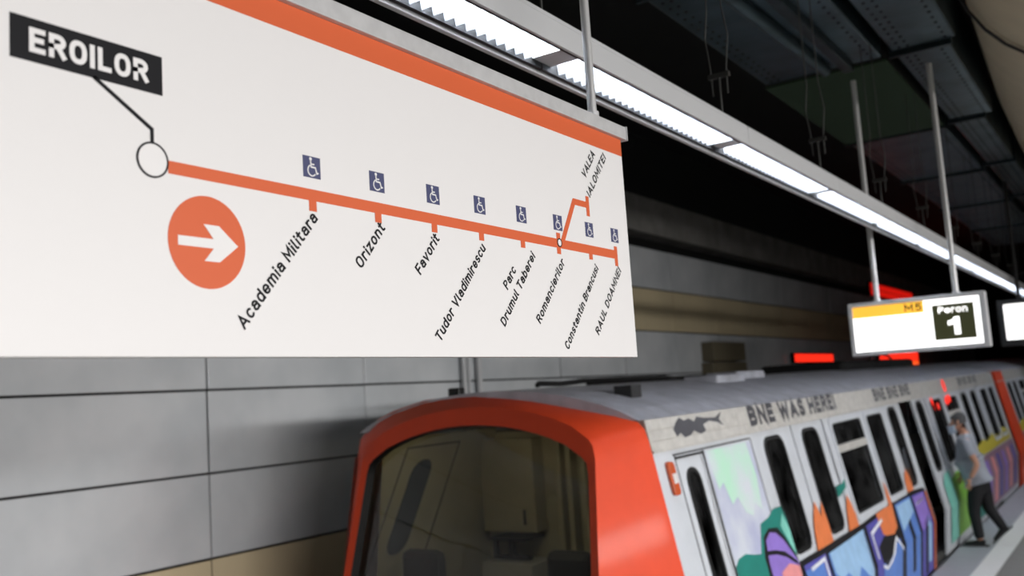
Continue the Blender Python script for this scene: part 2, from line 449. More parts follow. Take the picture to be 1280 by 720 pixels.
# accessibility icons
ICY = [1.193, 1.365, 1.538, 1.704, 1.873, 2.040, 2.202, 2.346]
ic0 = None
for y in ICY:
    if ic0 is None:
        ic0 = MB().box(0, .0008, -.021, .021, -.0195, .0195).build('accessibility_icon', M_blue, None)
        b = MB(); f0 = lambda a, c, o=0: (o, a, c)
        b.prism(circ(-.003, .0145, .0032, 12), f0, .0008, .0014)
        b.ribbon([(-.003, .011), (-.002, .000), (.008, .000), (.0115, -.0105), (.0155, -.009)], .0028, f0, .0008, .0014)
        b.ribbon([(-.0025, .0055), (.006, .0055)], .0024, f0, .0008, .0014)
        b.ribbon([(-.0045 + 0, .003)] + [(-.0005 + .0098*math.cos(math.radians(a)), -.0062 + .0098*math.sin(math.radians(a))) for a in range(125, 345, 20)], .0024, f0, .0008, .0014)
        sy = b.build('wheelchair_symbol', M_print_white, ic0)
        ic0.parent = sign; o = ic0
    else:
        o = copy_tree(ic0, sign)
    o.location = Vector((SX, y, 2.731)) - ORG[sign.name]
# arrow roundel
MB().prism(circ(.963, 2.572, .0735, 56), S_, 0, .0008).build('arrow_disc', M_orange, sign)
MB().prism([(.907, 2.563), (.973, 2.563), (.955, 2.542), (.984, 2.542), (1.021, 2.5705), (.984, 2.600), (.955, 2.600), (.973, 2.578), (.907, 2.578)], S_, .0008, .0014).build('arrow', M_print_white, sign)

# ------------------------------------------------------------------ strip lights
LZ = 3.40
def luminaire():
    L = 1.56
    t = thing('strip_light', '', 'light', (0, 0, 0), 'strip lights in the row over the platform edge')
    MB().box(-1.640, -1.440, .004, L-.004, 3.478, 3.492).box(-1.452, -1.440, .002, L-.002, LZ, 3.478).box(-1.648, -1.640, .004, L-.004, 3.43, 3.49).build('housing', M_alu_paint, t, bevel=.002)
    MB().box(-1.646, -1.626, .002, L-.002, LZ-.004, LZ+.010).build('edge_strip', M_alu_paint, t, bevel=.002)
    MB().box(-1.620, -1.606, .004, L-.004, LZ+.006, 3.476).box(-1.468, -1.455, .004, L-.004, LZ+.006, 3.476).build('side_channel', M_black, t)
    MB().box(-1.603, -1.471, .057, L-.057, 3.458, 3.466).build('lamp', M_emit, t)
    for ya in (0, L-.06): MB().box(-1.605, -1.469, ya, ya+.06, 3.428, 3.470).build('end_plate', M_alu_paint, t)
    n = 26; first = None
    for i in range(n):
        if first is None:
            b = MB().add([(-1.605,-.008,3.456),(-1.605,.008,3.456),(-1.605,.001,LZ+.012),(-1.605,-.001,LZ+.012),(-1.469,-.008,3.456),(-1.469,.008,3.456),(-1.469,.001,LZ+.012),(-1.469,-.001,LZ+.012)],
                         [(0,1,2,3),(7,6,5,4),(0,4,5,1),(1,5,6,2),(2,6,7,3),(3,7,4,0)])
            o = first = b.build('louver_blade', M_louver, t)
        else:
            o = first.copy(); C.collection.objects.link(o)
        o.location = (0, .11 + (L-.22) * i / (n-1), 0)
    # suspension: rod, clamp, two wires
    sy = L * .9
    sp = MB().tube([(-1.50, sy, 3.49), (-1.50, sy, 3.70)], .005, 6).build('suspension_rod', M_wire, t)
    MB().box(-1.55, -1.45, sy-.012, sy+.012, 3.70, 3.722).build('suspension_clamp', M_wire, t)
    for s in (-1, 1):
        MB().tube([(-1.50+s*.035, sy, 3.62), (-1.50+s*.038, sy, 3.75), (-1.50+s*.055, sy+.01, 3.90), (-1.50+s*.035, sy+.01, 4.05), (-1.50+s*.035, sy+.01, 4.74)], .0035, 6).build('suspension_wire', M_wire, t)
    return t
ords = ['first', 'second', 'third', 'fourth', 'fifth', 'sixth', 'seventh', 'eighth', 'ninth', 'tenth', 'eleventh', 'twelfth', 'thirteenth', 'fourteenth', 'fifteenth', 'sixteenth', 'seventeenth', 'eighteenth', 'nineteenth', 'twentieth']
l0 = luminaire(); idx = 0
for k in range(-3, 15):
    y = 2.70 + 1.56 * k
    o = l0 if k == -3 else copy_tree(l0)
    o.location = (0, y, 0)
    if k == -1: o['label'] = 'bright louvred strip light at top edge of photo, nearest of the hanging row'
    elif k == 0: o['label'] = 'louvred strip light behind the route map pole, second of the hanging row'
    elif k < -1: o['label'] = 'louvred strip light behind the photo edge above the route map, ' + ('rearmost' if k == -3 else 'next to rearmost')
    else: o['label'] = 'louvred hanging strip light, %s of the row counted from the route map' % ords[k+1]

# ------------------------------------------------------------------ hanging platform signs
def F_(y):
    return lambda a, z, o=0: (a, y - o, z)
PY = 8.0
ps = thing('platform_number_sign', 'backlit hanging sign with yellow M5 band and dark Peron 1 square', 'sign', (-1.5, PY, 2.46))
f = F_(PY)
x0, x1, z0, z1 = -2.015, -1.0, 2.458, 2.885
MB().box(x0, x1, PY+.015, PY+.115, z0, z1).build('casing', M_alu_paint, ps, bevel=.008)
MB().ring(rr(x0, x1, z0, z1, .008), rr(x0+.032, x1-.040, z0+.030, z1-.032, .006), f, -.02, .012).build('frame', M_alu_paint, ps, bevel=.003)
a0, a1, c0, c1 = x0+.032, x1-.040, z0+.030, z1-.032
W_ = a1-a0; H_ = c1-c0
MB().prism([(a0, c0), (a1, c0), (a1, c1), (a0, c1)], f, -.016, -.004).build('lit_panel', M_face_white, ps)
MB().prism([(a0, c1-.25*H_), (a0+.575*W_, c1-.25*H_), (a0+.575*W_, c1), (a0, c1)], f, -.004, -.002).build('yellow_band', M_face_yellow, ps)
stroke_text('line_number', 'M5', f, (a0+.425*W_, c1-.205*H_), 0, .135*W_, .165*H_, -.001, M_face_ink, ps, t=.19)
q0, q1, r0, r1 = a0+.638*W_, a0+.953*W_, c0+.125*H_, c0+.875*H_
MB().prism([(q0, r0), (q1, r0), (q1, r1), (q0, r1)], f, -.004, -.002).build('number_square', M_face_dark, ps)
stroke_text('platform_word', 'Peron', f, (q0+.15*(q1-q0), r0+.75*(r1-r0)), 0, .70*(q1-q0), .19*(r1-r0), -.001, M_face_white, ps, t=.17, gap=.10)
b = MB(); qc = (q0+q1)/2; hh = .50*(r1-r0); zb = r0+.13*(r1-r0)
b.prism([(qc-.003, zb), (qc+.040, zb), (qc+.040, zb+hh), (qc+.006, zb+hh), (qc-.012, zb+hh-.020), (qc-.046, zb+hh-.030), (qc-.046, zb+hh-.062), (qc-.003, zb+hh-.058)], f, -.002, -.001)
b.build('platform_digit', M_face_white, ps)
stroke_text('destination', 'RAUL DOAMNEI', f, (a0+.10*W_, c0+.40*H_), 0, .40*W_, .07*H_, -.003, M_face_grey, ps)
stroke_text('destination', 'VALEA IALOMITEI', f, (a0+.10*W_, c0+.22*H_), 0, .43*W_, .07*H_, -.003, M_face_grey, ps)
for x in (-1.795, -1.205):
    p = MB().tube([(x, PY+.06, 2.87), (x, PY+.06, 4.74)], .022, 12).build('pole', M_pole, ps, smooth=40)
    MB().tube([(x, PY+.06, 2.884), (x, PY+.06, 2.90)], .032, 12).build('collar', M_alu_paint, p, smooth=40)

PY2 = 14.0
d2 = thing('display_sign', 'farther white backlit hanging display cut by the right edge of the photo', 'sign', (-1.1, PY2, 2.6))
f2 = F_(PY2)
MB().box(-1.62, -.42, PY2+.02, PY2+.14, 2.56, 3.16).build('casing', M_black, d2, bevel=.01)
MB().ring(rr(-1.62, -.42, 2.56, 3.16, .01), rr(-1.545, -.49, 2.64, 3.105, .01), f2, -.02, .012).build('frame', M_black, d2)
MB().prism([(-1.545, 2.64), (-.49, 2.64), (-.49, 3.105), (-1.545, 3.105)], f2, -.016, -.002).build('lit_panel', M_face_white, d2)
for x in (-1.36, -.62):
    MB().tube([(x, PY2+.08, 3.15), (x, PY2+.08, 4.74 if x < -1 else 4.3)], .025, 10).build('pole', M_cable, d2, smooth=40)

# ------------------------------------------------------------------ ceiling services
du = thing('ventilation_duct', 'dark galvanised steel duct under the ceiling with dotted bolt flanges and green panel', 'duct', (-1.95, 9, 4.8))
def duct(t, x0, x1, z0, z1, cuts):
    for a, b in zip(cuts[:-1], cuts[1:]):
        s = MB().box(x0, x1, a+.012, b-.012, z0, z1).build('duct_section', M_galv, t, bevel=.015)
        fl = MB().box(x0-.03, x1+.03, a, a+.03, z0-.035, z1+.03).build('flange', M_galv_dark, t)
        d = MB(); n = max(4, int((b-a) / .12))
        for i in range(n):
            y = a + .08 + (b-a-.16) * i / (n-1)
            for x in (x0+.07, x0+.13, x1-.07): d.tube([(x, y, z0-.006), (x, y, z0+.002)], .012, 6)
        d.build('bolt_row', M_black, t)['kind'] = 'stuff'
duct(du, -2.45, -1.50, 4.80, 5.35, [3.0, 5.4, 7.82])
duct(du, -2.45, -1.50, 4.80, 5.35, [10.45, 13.2, 16.0, 19.0, 22.0])
MB().box(-2.47, -1.48, 7.85, 10.42, 4.78, 4.80).build('green_panel', M_green, du, bevel=.004)
MB().box(-2.45, -1.50, 7.83, 10.44, 4.80, 5.35).build('duct_section', M_black, du)
MB().tube([(-2.02, 4.0, 4.77), (-1.97, 6.0, 4.77), (-1.92, 7.7, 4.77)], .05, 10).build('fold_rib', M_galv, du, smooth=50)
MB().box(-1.80, -1.72, 3.2, 7.8, 4.74, 4.80).build('support_channel', M_galv_dark, du, bevel=.006)
d3 = thing('air_duct', 'narrower steel duct beside the beige pipe under the dark ceiling', 'duct', (-1.1, 9, 4.75))
duct(d3, -1.42, -.95, 4.82, 5.4, [3.0, 5.4, 7.8])
duct(d3, -1.42, -1.02, 4.82, 5.4, [7.82, 10.4])
duct(d3, -1.42, -1.12, 4.82, 5.4, [10.42, 13.0, 15.8, 18.6, 22])
b = MB(); 
bp = thing('beige_pipe', 'large beige round duct at the top right corner with black cable', 'duct', (-.1, 10, 5.1))
pts = [(-.12, 6.2, 5.1), (-.12, 7.2, 5.1), (-.19, 9.0, 5.1), (-.26, 10.4, 5.1), (-.32, 13, 5.1), (-.34, 16, 5.1), (-.34, 22, 5.1)]
MB().tube(pts, [.62, .70, .72, .72, .72, .72, .72], 40).build('pipe', M_beige, bp, smooth=40)
MB().tube([(-.12 + .735*math.cos(a), 7.0 + .9*(a-PI)/2.3, 5.1 + .735*math.sin(a)) for a in [math.radians(170 + 12*k) for k in range(13)]], .012, 8).build('cable', M_cable, bp, smooth=40)

# ------------------------------------------------------------------ train
M_red = mat('red_orange_gloss', (224, 72, 34), .55, noise=.06, nscale=8, spec=.25, coat=.04)
M_body = mat('car_body_white', (206, 210, 216), .4, noise=.10, nscale=5)
M_cant = mat('cantrail_grey', (198, 195, 189), .5, noise=.2, nscale=14)
M_roof = mat('roof_grey', (190, 192, 202), .5, noise=.28, nscale=6)
M_rubber = mat('black_rubber', (10, 10, 11), .5)
M_pane = glass('tinted_window', (120, 124, 128), refl_grey=.045)
M_wind = glass('windscreen', (205, 206, 196))
M_inner = mat('saloon_dark', (70, 70, 68), .7)
M_inner_l = mat('saloon_panel', (150, 148, 138), .6)
M_olive = mat('cab_lining', (150, 144, 118), .5, noise=.1, nscale=5)
M_seat = mat('seat_black', (16, 17, 19), .6)
M_amber = mat('amber_lens', (196, 84, 40), .25, coat=.4)
M_lens = mat('clear_lens', (225, 225, 225), .2)
M_graf = {}
for n_, c_ in dict(black=(16, 15, 20), tag=(74, 74, 80), mint=(184, 228, 202), lilac=(176, 180, 206), teal=(30, 128, 116), violet=(146, 118, 204), pink=(232, 150, 150), blue=(92, 132, 206), sky=(158, 196, 232), indigo=(88, 84, 170), coral=(232, 128, 74), white=(232, 234, 240), aqua=(130, 206, 190), yellow=(206, 190, 60), leaf=(120, 176, 60), mauve=(150, 118, 134), rust=(196, 98, 62)).items():
    M_graf[n_] = mat('spray_' + n_, c_, .5, noise=.14, nscale=9) if n_ not in ('mint', 'lilac') else mat('spray_' + n_, c_, .5, noise=.5, nscale=3.2, rgb2=(208, 213, 220))

XC = -3.87
def side(z):
    return -2.45 - .2 * (z-1) if z > .5 else -2.35 - .1 * (.5-z)
def T_(y, z, o=0): return (side(z) + o, y, z)

def add_pane(par, y0, y1, z0, z1, r, o0, mt=None):
    MB().prism(rr(y0, y1, z0, z1, r, 4), T_, o0, o0+.008).build('pane', mt or M_pane, par)

def make_car(t, Y0, Y1, holes, spec):
    ys = sorted(set([Y0, Y1] + [h[0] for h in holes] + [h[1] for h in holes]))
    zz = sorted(set([-.35, .1, .5, 1.3, 1.93] + [h[2] for h in holes] + [h[3] for h in holes]))
    b = MB()
    for i in range(len(ys)-1):
        for j in range(len(zz)-1):
            cy = (ys[i]+ys[i+1])/2; cz = (zz[j]+zz[j+1])/2
            if any(h[0] < cy < h[1] and h[2] < cz < h[3] for h in holes): continue
            b.add([T_(ys[i], zz[j]), T_(ys[i+1], zz[j]), T_(ys[i+1], zz[j+1]), T_(ys[i], zz[j+1])], [(0,1,2,3)])
            b.add([T_(ys[i], zz[j], -.05), T_(ys[i+1], zz[j], -.05), T_(ys[i+1], zz[j+1], -.05), T_(ys[i], zz[j+1], -.05)], [(3,2,1,0)])
    b.build('body_side', M_body, t, fixn=False)
    # far side, floor, ends
    b = MB()
    prof = [(-2*XC*-1 - side(z), z) for z in (-.35, .1, .5, 1.3, 1.93)]
    prof = [(2*XC - side(z), z) for z in (-.35, .1, .5, 1.3, 1.93)]
    for (xa, za), (xb, zb) in zip(prof[:-1], prof[1:]):
        b.add([(xa, Y0, za), (xa, Y1, za), (xb, Y1, zb), (xb, Y0, zb)], [(0,1,2,3)])
        b.add([(xa+.05, Y0, za), (xa+.05, Y1, za), (xb+.05, Y1, zb), (xb+.05, Y0, zb)], [(3,2,1,0)])
    b.build('far_side', M_body, t, fixn=False)
    MB().box(2*XC+2.46, -2.46, Y0+.1, Y1, -.1, .0).build('saloon_floor', M_inner, t)
    MB().box(XC-1.1, XC+1.1, Y0+1.6, Y1, 1.98, 2.02).build('saloon_ceiling', M_inner, t)
    MB().box(2*XC+2.70, -2.70, Y1-.08, Y1, -.3, 2.05).build('end_wall', M_body, t)
    MB().box(XC-1.2, XC+1.2, Y0+.6, Y1-.2, -.85, -.35).build('underframe', M_black, t)
    # cantrail with two grooves
    gz = [1.92, 1.975, 1.982, 2.038, 2.045, 2.112]; b = MB()
    for k, (za, zb) in enumerate(((1.92, 1.976), (1.984, 2.040), (2.048, 2.112))):
        b.prism([(Y0, za), (Y1, za), (Y1, zb), (Y0, zb)], T_, -.02, .016)
    b.prism([(Y0, 1.92), (Y1, 1.92), (Y1, 2.112), (Y0, 2.112)], T_, -.03, .008)
    b.build('cantrail', M_cant, t)
    b = MB(); b.prism([(Y0, 1.905), (Y1, 1.905), (Y1, 1.92), (Y0, 1.92)], T_, -.01, .024); b.build('drip_rail', M_cant, t)
    # roof
    n = 16; b = MB(); xr = side(2.112); hw = xr - XC - .02
    arc = [(XC + hw*math.cos(PI*k/n), ) for k in range(n+1)]
    arc = [(XC + hw*(1-2*k/n), 2.112 + .245*(1-(1-2*k/n)**2)**.85) for k in range(n+1)]
    for (xa, za), (xb, zb) in zip(arc[:-1], arc[1:]):
        b.add([(xa, Y0, za), (xa, Y1, za), (xb, Y1, zb), (xb, Y0, zb)], [(0,3,2,1)])
    b.add([(x, Y1, z) for x, z in arc], [list(range(len(arc)))])
    b.add([(x, Y0, z) for x, z in arc], [list(range(len(arc)))[::-1]])
    b.build('roof', M_roof, t, smooth=40)
    # windows and doors
    for s in spec:
        kind = s[0]
        if kind == 'window':
            _, y0, y1, z0, z1, hop = s
            fr = MB().ring(rr(y0-.03, y1+.03, z0-.03, z1+.03, .08), rr(y0+.03, y1-.03, z0+.03, z1-.03, .06), T_, -.03, .012).build('window_frame', M_body, t)
            MB().ring(rr(y0+.02, y1-.02, z0+.02, z1-.02, .07), rr(y0+.045, y1-.045, z0+.045, z1-.045, .05), T_, -.03, .004).build('seal', M_rubber, fr)
            if hop:
                zh = z0 + .70*(z1-z0)
                MB().prism([(y0+.02, zh-.035), (y1-.02, zh-.035), (y1-.02, zh+.035), (y0+.02, zh+.035)], T_, -.02, .010).build('hopper_bar', M_cant, fr)
                add_pane(fr, y0+.02, y1-.02, zh+.03, z1-.02, .05, -.02)
                add_pane(fr, y0+.02, y1-.02, z0+.02, zh-.03, .05, -.02)
            else:
                add_pane(fr, y0+.02, y1-.02, z0+.02, z1-.02, .05, -.02)
        elif kind == 'leaf':
            _, y0, y1, z0, z1, (wa, wb, wc, wd), r, o, mt = s
            lf = MB().ring(rr(y0, y1, .5, z1, .01), rr(wa, wb, wc, wd, r), T_, o-.03, o).prism([(y0, z0), (y1, z0), (y1, .5), (y0, .5)], T_, o-.03, o).build('door_leaf', mt, t)
            MB().ring(rr(wa-.012, wb+.012, wc-.012, wd+.012, r+.01), rr(wa+.018, wb-.018, wc+.018, wd-.018, max(.01, r-.015)), T_, o-.02, o+.008).build('seal', M_rubber, lf)
            add_pane(lf, wa, wb, wc, wd, r, o-.018)

def clip_z(pts, zc, sign):
    out = []
    for i, p in enumerate(pts):
        q = pts[i-1]; a = (q[1]-zc)*sign; b = (p[1]-zc)*sign
        if (a < 0) != (b < 0) and a != b:
            u = a/(a-b); out.append((q[0]+(p[0]-q[0])*u, zc))
        if b >= 0: out.append(p)
    return out
def graf(t, col, pts, o=.003, name='graffiti_patch'):
    b = MB()
    for sg in (1, -1):
        c = clip_z(pts, .5, sg)
        if len(c) > 2 and max(p[1] for p in c) - min(p[1] for p in c) > 1e-4: b.prism(c, T_, o-.002, o)
    return b.build(name, M_graf[col], t)

TY = 5.4
car = thing('metro_car', 'front metro car with red cab end and graffiti covered white side', 'metro car', (XC, TY, -1.0))
# body holes: y0,y1,z0,z1
H = [(5.78, 6.16, -.1, 1.84), (7.2, 9.08, -.1, 1.90), (9.27, 10.40, .96, 1.87), (10.58, 11.34, .96, 1.87), (11.46, 13.92, -.1, 1.92),
     (14.1, 15.0, .96, 1.88), (15.2, 16.3, .96, 1.87), (16.62, 18.45, -.1, 1.90), (18.7, 19.5, .96, 1.87), (19.7, 20.4, .96, 1.87)]
SP = [('leaf', 5.78, 6.16, -.1, 1.84, (5.85, 6.05, .60, 1.76), .09, -.004, M_body),
      ('leaf', 7.2, 8.16, -.05, 1.90, (7.42, 7.88, .95, 1.84), .11, -.012, M_body),
      ('leaf', 8.19, 9.08, -.05, 1.90, (8.40, 8.86, .95, 1.84), .11, -.012, M_body),
      ('window', 9.27, 10.40, .96, 1.87, True), ('window', 10.58, 11.34, .96, 1.87, False),
      ('leaf', 11.46, 12.38, -.05, 1.92, (11.70, 12.10, .97, 1.86), .11, -.012, M_body),
      ('leaf', 13.16, 13.92, -.05, 1.92, (13.30, 13.70, .97, 1.86), .11, -.012, M_body),
      ('window', 14.1, 15.0, .96, 1.88, False), ('window', 15.2, 16.3, .96, 1.87, True),
      ('leaf', 16.62, 17.52, -.05, 1.90, (16.82, 17.30, .95, 1.84), .11, -.012, M_body),
      ('leaf', 17.55, 18.45, -.05, 1.90, (17.76, 18.24, .95, 1.84), .11, -.012, M_body),
      ('window', 18.7, 19.5, .96, 1.87, False), ('window', 19.7, 20.4, .96, 1.87, False)]
make_car(car, 5.42, 20.8, H, SP)
MB().prism([(5.72, 1.865), (7.12, 1.865), (7.12, 1.875), (5.72, 1.875)], T_, 0, .006).build('panel_strip', M_rubber, car)
for y in (5.735, 7.13):
    MB().prism([(y, .5), (y+.012, .5), (y+.012, 1.87), (y, 1.87)], T_, 0, .002).build('seam', M_rubber, car)
MB().prism([(6.185, .5), (6.205, .5), (6.205, 1.86), (6.185, 1.86)], T_, 0, .006).build('seam', M_rubber, car)
MB().prism([(5.74, 1.842), (6.2, 1.842), (6.2, 1.856), (5.74, 1.856)], T_, 0, .012).build('door_gutter', M_rubber, car)
# marker lamp
lm = MB().prism(rr(5.565, 5.655, 1.63, 1.84, .03), T_, 0, .03).build('marker_lamp', M_amber, car, bevel=.008); lab(lm, 'amber side marker lamp with clear middle')
MB().prism([(5.585, 1.705), (5.635, 1.705), (5.635, 1.765), (5.585, 1.765)], T_, .028, .034).build('clear_lens', M_lens, lm)
# partition and poles in the open doorway and saloon
for y in (9.2, 11.4, 14.0, 16.55):
    MB().box(-3.5, -2.75, y-.02, y+.02, 0, 1.25).build('seat_partition', M_inner_l, car)
    MB().tube([(-3.4, y, .0), (-3.4, y, 1.98)], .02, 8).build('grab_pole', M_alu, car, smooth=40)
for y in (8.45, 12.8, 17.6): MB().tube([(-3.87, y, .0), (-3.87, y, 1.98)], .02, 8).build('grab_pole', M_alu, car, smooth=40)
for y0, y1 in ((9.3, 11.3), (14.1, 16.5), (18.6, 20.5)):
    MB().box(-3.2, -2.72, y0, y1, .38, .48).box(-2.8, -2.70, y0, y1, .48, .92).build('bench_seat', M_seat, car, bevel=.02)
    MB().box(2*XC+3.2, 2*XC+2.72, y0, y1, .38, .48).build('bench_seat', M_seat, car, bevel=.02)
# cab interior
MB().box(-4.4, -3.3, 5.44, 5.60, 2.17, 2.19).build('cab_fill_glow', mat('cab_fill_emit', (230, 225, 200), .4, emit=(255, 245, 215), estr=9), car)  # added glowing slab, hidden above the windscreen, to brighten the cab interior
MB().box(-5.02, -2.72, 6.98, 7.02, 0, 2.0).build('cab_back_wall', M_olive, car)
b = MB(); b.add([(-5.10, 5.50, .4), (-5.10, 7.0, .4), (-4.88, 7.0, 2.05), (-4.88, 5.50, 2.05)], [(0,1,2,3)]).build('cab_lining', M_olive, car)
fl = lambda y, z, o=0: (-5.10 + .22*(z-.4)/1.65 + o, y, z)
tilt = lambda pts: [(y + .48*(z-1.2), z) for y, z in pts]
MB().ring(tilt([(5.42, .6), (6.10, .6), (6.10, 1.97), (5.42, 1.97)]), tilt([(5.432, .6), (6.088, .6), (6.088, 1.958), (5.432, 1.958)]), fl, .002, .006).build('cab_door_seam', M_rubber, car)
MB().prism(tilt(rr(5.57, 5.81, 1.17, 1.86, .11, 6)), fl, .004, .012).build('cab_door_window', mat('smoked_glass', (44, 52, 58), .15), car)
cb = MB().box(-4.94, -4.40, 6.80, 6.98, 1.17, 1.95).build('wall_locker', M_olive, car, bevel=.008)
MB().tube([(-4.50, 6.78, 1.24), (-4.50, 6.78, 1.36)], .012, 8).build('handle', M_rubber, cb)
MB().box(-4.82, -4.44, 6.70, 6.98, 1.115, 1.14).box(-4.80, -4.77, 6.72, 6.78, .98, 1.12).box(-4.64, -4.60, 6.72, 6.78, .98, 1.12).box(-4.80, -4.44, 6.72, 6.78, .965, .99).build('bracket', M_rubber, car)
MB().box(-4.86, -4.36, 6.62, 6.98, .3, .945).build('control_cupboard', M_inner_l, car, bevel=.01)
for x in (-4.22, -4.12, -3.98): MB().box(x, x+.05, 6.86, 6.98, .2, 2.0).build('pillar', M_olive, car, bevel=.01)
MB().box(-3.85, -2.75, 6.95, 6.975, .2, 1.95).build('cab_doorway', M_black, car)
for x, y, z, s in ((-4.70, 5.62, 1.22, .19), (-3.68, 6.05, 1.17, .19)):
    st = MB().box(x-s, x+s, y, y+.12, z-.42, z).build('cab_seat', M_seat, car, bevel=.06)
    MB().box(x-s-.03, x+s+.03, y-.45, y+.02, z-.62, z-.50).build('cushion', M_seat, st, bevel=.05)
MB().box(-5.0, -2.75, 5.25, 5.62, .55, .86).build('driving_desk', M_rubber, car, bevel=.04)

# red cab front: loops from the side seam to the windscreen
def loop(side_pts, xc, arcfn, zb):
    R = side_pts; na = 15
    L = [(2*xc - x, z) for x, z in R][::-1]
    xa, xb = R[-1][0], L[0][0]
    arc = [(xa + (xb-xa)*k/na, arcfn((xa + (xb-xa)*k/na - xc) / ((xa-xb)/2))) for k in range(1, na)]
    nb = 8; x0, x1 = L[-1][0], R[0][0]
    bot = [(x0 + (x1-x0)*k/nb, zb) for k in range(1, nb)]
    return R + arc + L + bot
def corner(pts, cx, cz, r, n=4):
    return pts + [(cx + r*math.cos(math.radians(90*k/n)), cz + r*math.sin(math.radians(90*k/n))) for k in range(0, n)]
z7 = [-.3, .1, .5, .9, 1.2, 1.5, 1.8, 1.98, 2.06, 2.10]
CR = [(-1, 2.112), (-.95, 2.17), (-.75, 2.26), (-.46, 2.328), (-.12, 2.346), (.29, 2.284), (.68, 2.19), (.95, 2.125), (1, 2.112)]
def crest(u):
    for (a, za), (b, zb_) in zip(CR[:-1], CR[1:]):
        if a <= u <= b: return za + (zb_-za)*(u-a)/(b-a)
    return 2.112
L0 = loop([(side(z)+.012 - (.008 if z > 2.05 else 0) - (.03 if z > 2.08 else 0), z) for z in z7], XC, crest, -.3)
x1c = -3.84
hw1 = lambda z: 1.03 + .085*(2.06-z)
z7b = [-.3, .1, .5, .9, 1.2, 1.5, 1.8, 1.92, 1.99, 2.03]
L1 = loop([(x1c + hw1(z) - (.015 if z > 1.95 else 0) - (.03 if z > 2.0 else 0), z) for z in z7b], x1c, lambda u: 2.045 + .215*(1-u*u)**.85, -.3)
z7c = [.92, .96, 1.02, 1.1, 1.25, 1.45, 1.7, 1.82, 1.89, 1.925]
L2 = loop([(x1c + hw1(z) - .06 - (.012 if z > 1.85 else 0) - (.035 if z > 1.9 else 0), z) for z in z7c], x1c, lambda u: 1.935 + .205*(1-u*u)**.85, .92)
def Y_1(x, z): return 5.05 + .119*(-2.80 - x) + .235*(z - 2.06)
loops = [[(x, 5.42 + .05*((-2.5-x)/2.6), z) for x, z in L0], [(x, Y_1(x, z), z) for x, z in L1],
         [(x, Y_1(x, z) + .012, z) for x, z in L2],
         [(x1c + (x-x1c)*.985, Y_1(x, z) + .075, z - .012) for x, z in L2]]
n = len(L0)
def bridge(A, B, nsub=1, bulge=0):
    b = MB(); rows = []
    for s in range(nsub+1):
        u = s / nsub; rows.append([tuple(Vector(a).lerp(Vector(c), u)) for a, c in zip(A, B)])
    for rw in rows: b.v += rw
    for s in range(nsub):
        for i in range(n): b.f.append([s*n+i, s*n+(i+1) % n, (s+1)*n+(i+1) % n, (s+1)*n+i])
    return b
mid = [tuple(Vector(a).lerp(Vector(c), .5) + Vector(((1 if a[0] > XC else -1)*.012, -.0, .006))) for a, c in zip(loops[0], loops[1])]
mid = [(x, y, z) for x, y, z in mid]
b = bridge(loops[0], mid); b2 = bridge(mid, loops[1]); b.add(b2.v, b2.f); b3 = bridge(loops[1], loops[2]); b.add(b3.v, b3.f)
import bmesh as _bm
hood = b.build('cab_hood', M_red, car)
bb = _bm.new(); bb.from_mesh(hood.data); _bm.ops.remove_doubles(bb, verts=bb.verts, dist=.0005); _bm.ops.recalc_face_normals(bb, faces=bb.faces); bb.to_mesh(hood.data); bb.free()
hood.data.shade_smooth(); hood.data.set_sharp_from_angle(angle=math.radians(32))
lab(hood, 'glossy red orange cab front surround')
bridge(loops[2], loops[3]).build('windscreen_reveal', M_rubber, car, smooth=35)
gl = MB(); cen = (x1c, sum(p[1] for p in loops[3])/n - .05, 1.45); gl.v = [cen] + loops[3]
gl.f = [[0, 1+i, 1+(i+1) % n] for i in range(n)]
gl.build('windscreen', M_wind, car, smooth=60)
MB().tube([(-3.7, 4.95, .90), (-3.95, 4.98, 1.10), (-4.02, 5.0, 1.16)], .008, 6).build('wiper', M_rubber, car)
MB().box(-4.6, -3.1, 4.80, 4.83, .2, .6).build('nose_panel', M_rubber, car, bevel=.02)
# roof gear
MB().box(-3.17, -3.03, 6.02, 6.18, 2.20, 2.335).build('roof_box', mat('roof_box_black', (38, 38, 40), .7), car, bevel=.006)
for y0, y1, x0, zt in ((8.25, 8.95, -3.62, 2.375), (9.1, 9.9, -3.75, 2.40)):
    MB().box(x0, x0+.34, y0, y1, 2.2, zt).build('roof_vent', M_roof, car, bevel=.02)
MB().tube([(-4.2, 6.65, 2.385), (-4.25, 6.75, 2.40), (-4.15, 6.95, 2.385), (-4.2, 7.4, 2.40), (-4.2, 9.1, 2.395), (-4.05, 9.25, 2.36)], .022, 8).build('roof_hose', M_cable, car, smooth=50)
MB().tube([(-4.25, 7.6, 2.37), (-4.25, 10.4, 2.37)], .03, 8).build('roof_pipe', M_cable, car, smooth=50)
pod = MB().box(-4.7, -3.5, 13.4, 18.0, 2.25, 2.47).build('roof_unit', M_black, car, bevel=.06)
MB().tube([(-3.9, 17.3 + .9*math.cos(a), 2.44 + .13*math.sin(a)) for a in [PI*k/10 for k in range(11)]], .02, 8).build('hoop', M_cable, pod)
MB().box(-4.24, -4.14, 5.50, 5.58, 2.33, 2.40).build('aerial', M_rubber, car, bevel=.01)
# glowing discs that imitate red reflections on the train windows
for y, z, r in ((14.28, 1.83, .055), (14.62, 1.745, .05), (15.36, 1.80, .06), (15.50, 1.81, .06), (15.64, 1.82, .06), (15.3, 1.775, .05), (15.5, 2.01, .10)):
    MB().prism(circ(y, z, r, 12), T_, .014 if z < 1.9 else .018, .019 if z < 1.9 else .022).build('red_reflection', M_red_emit, car)

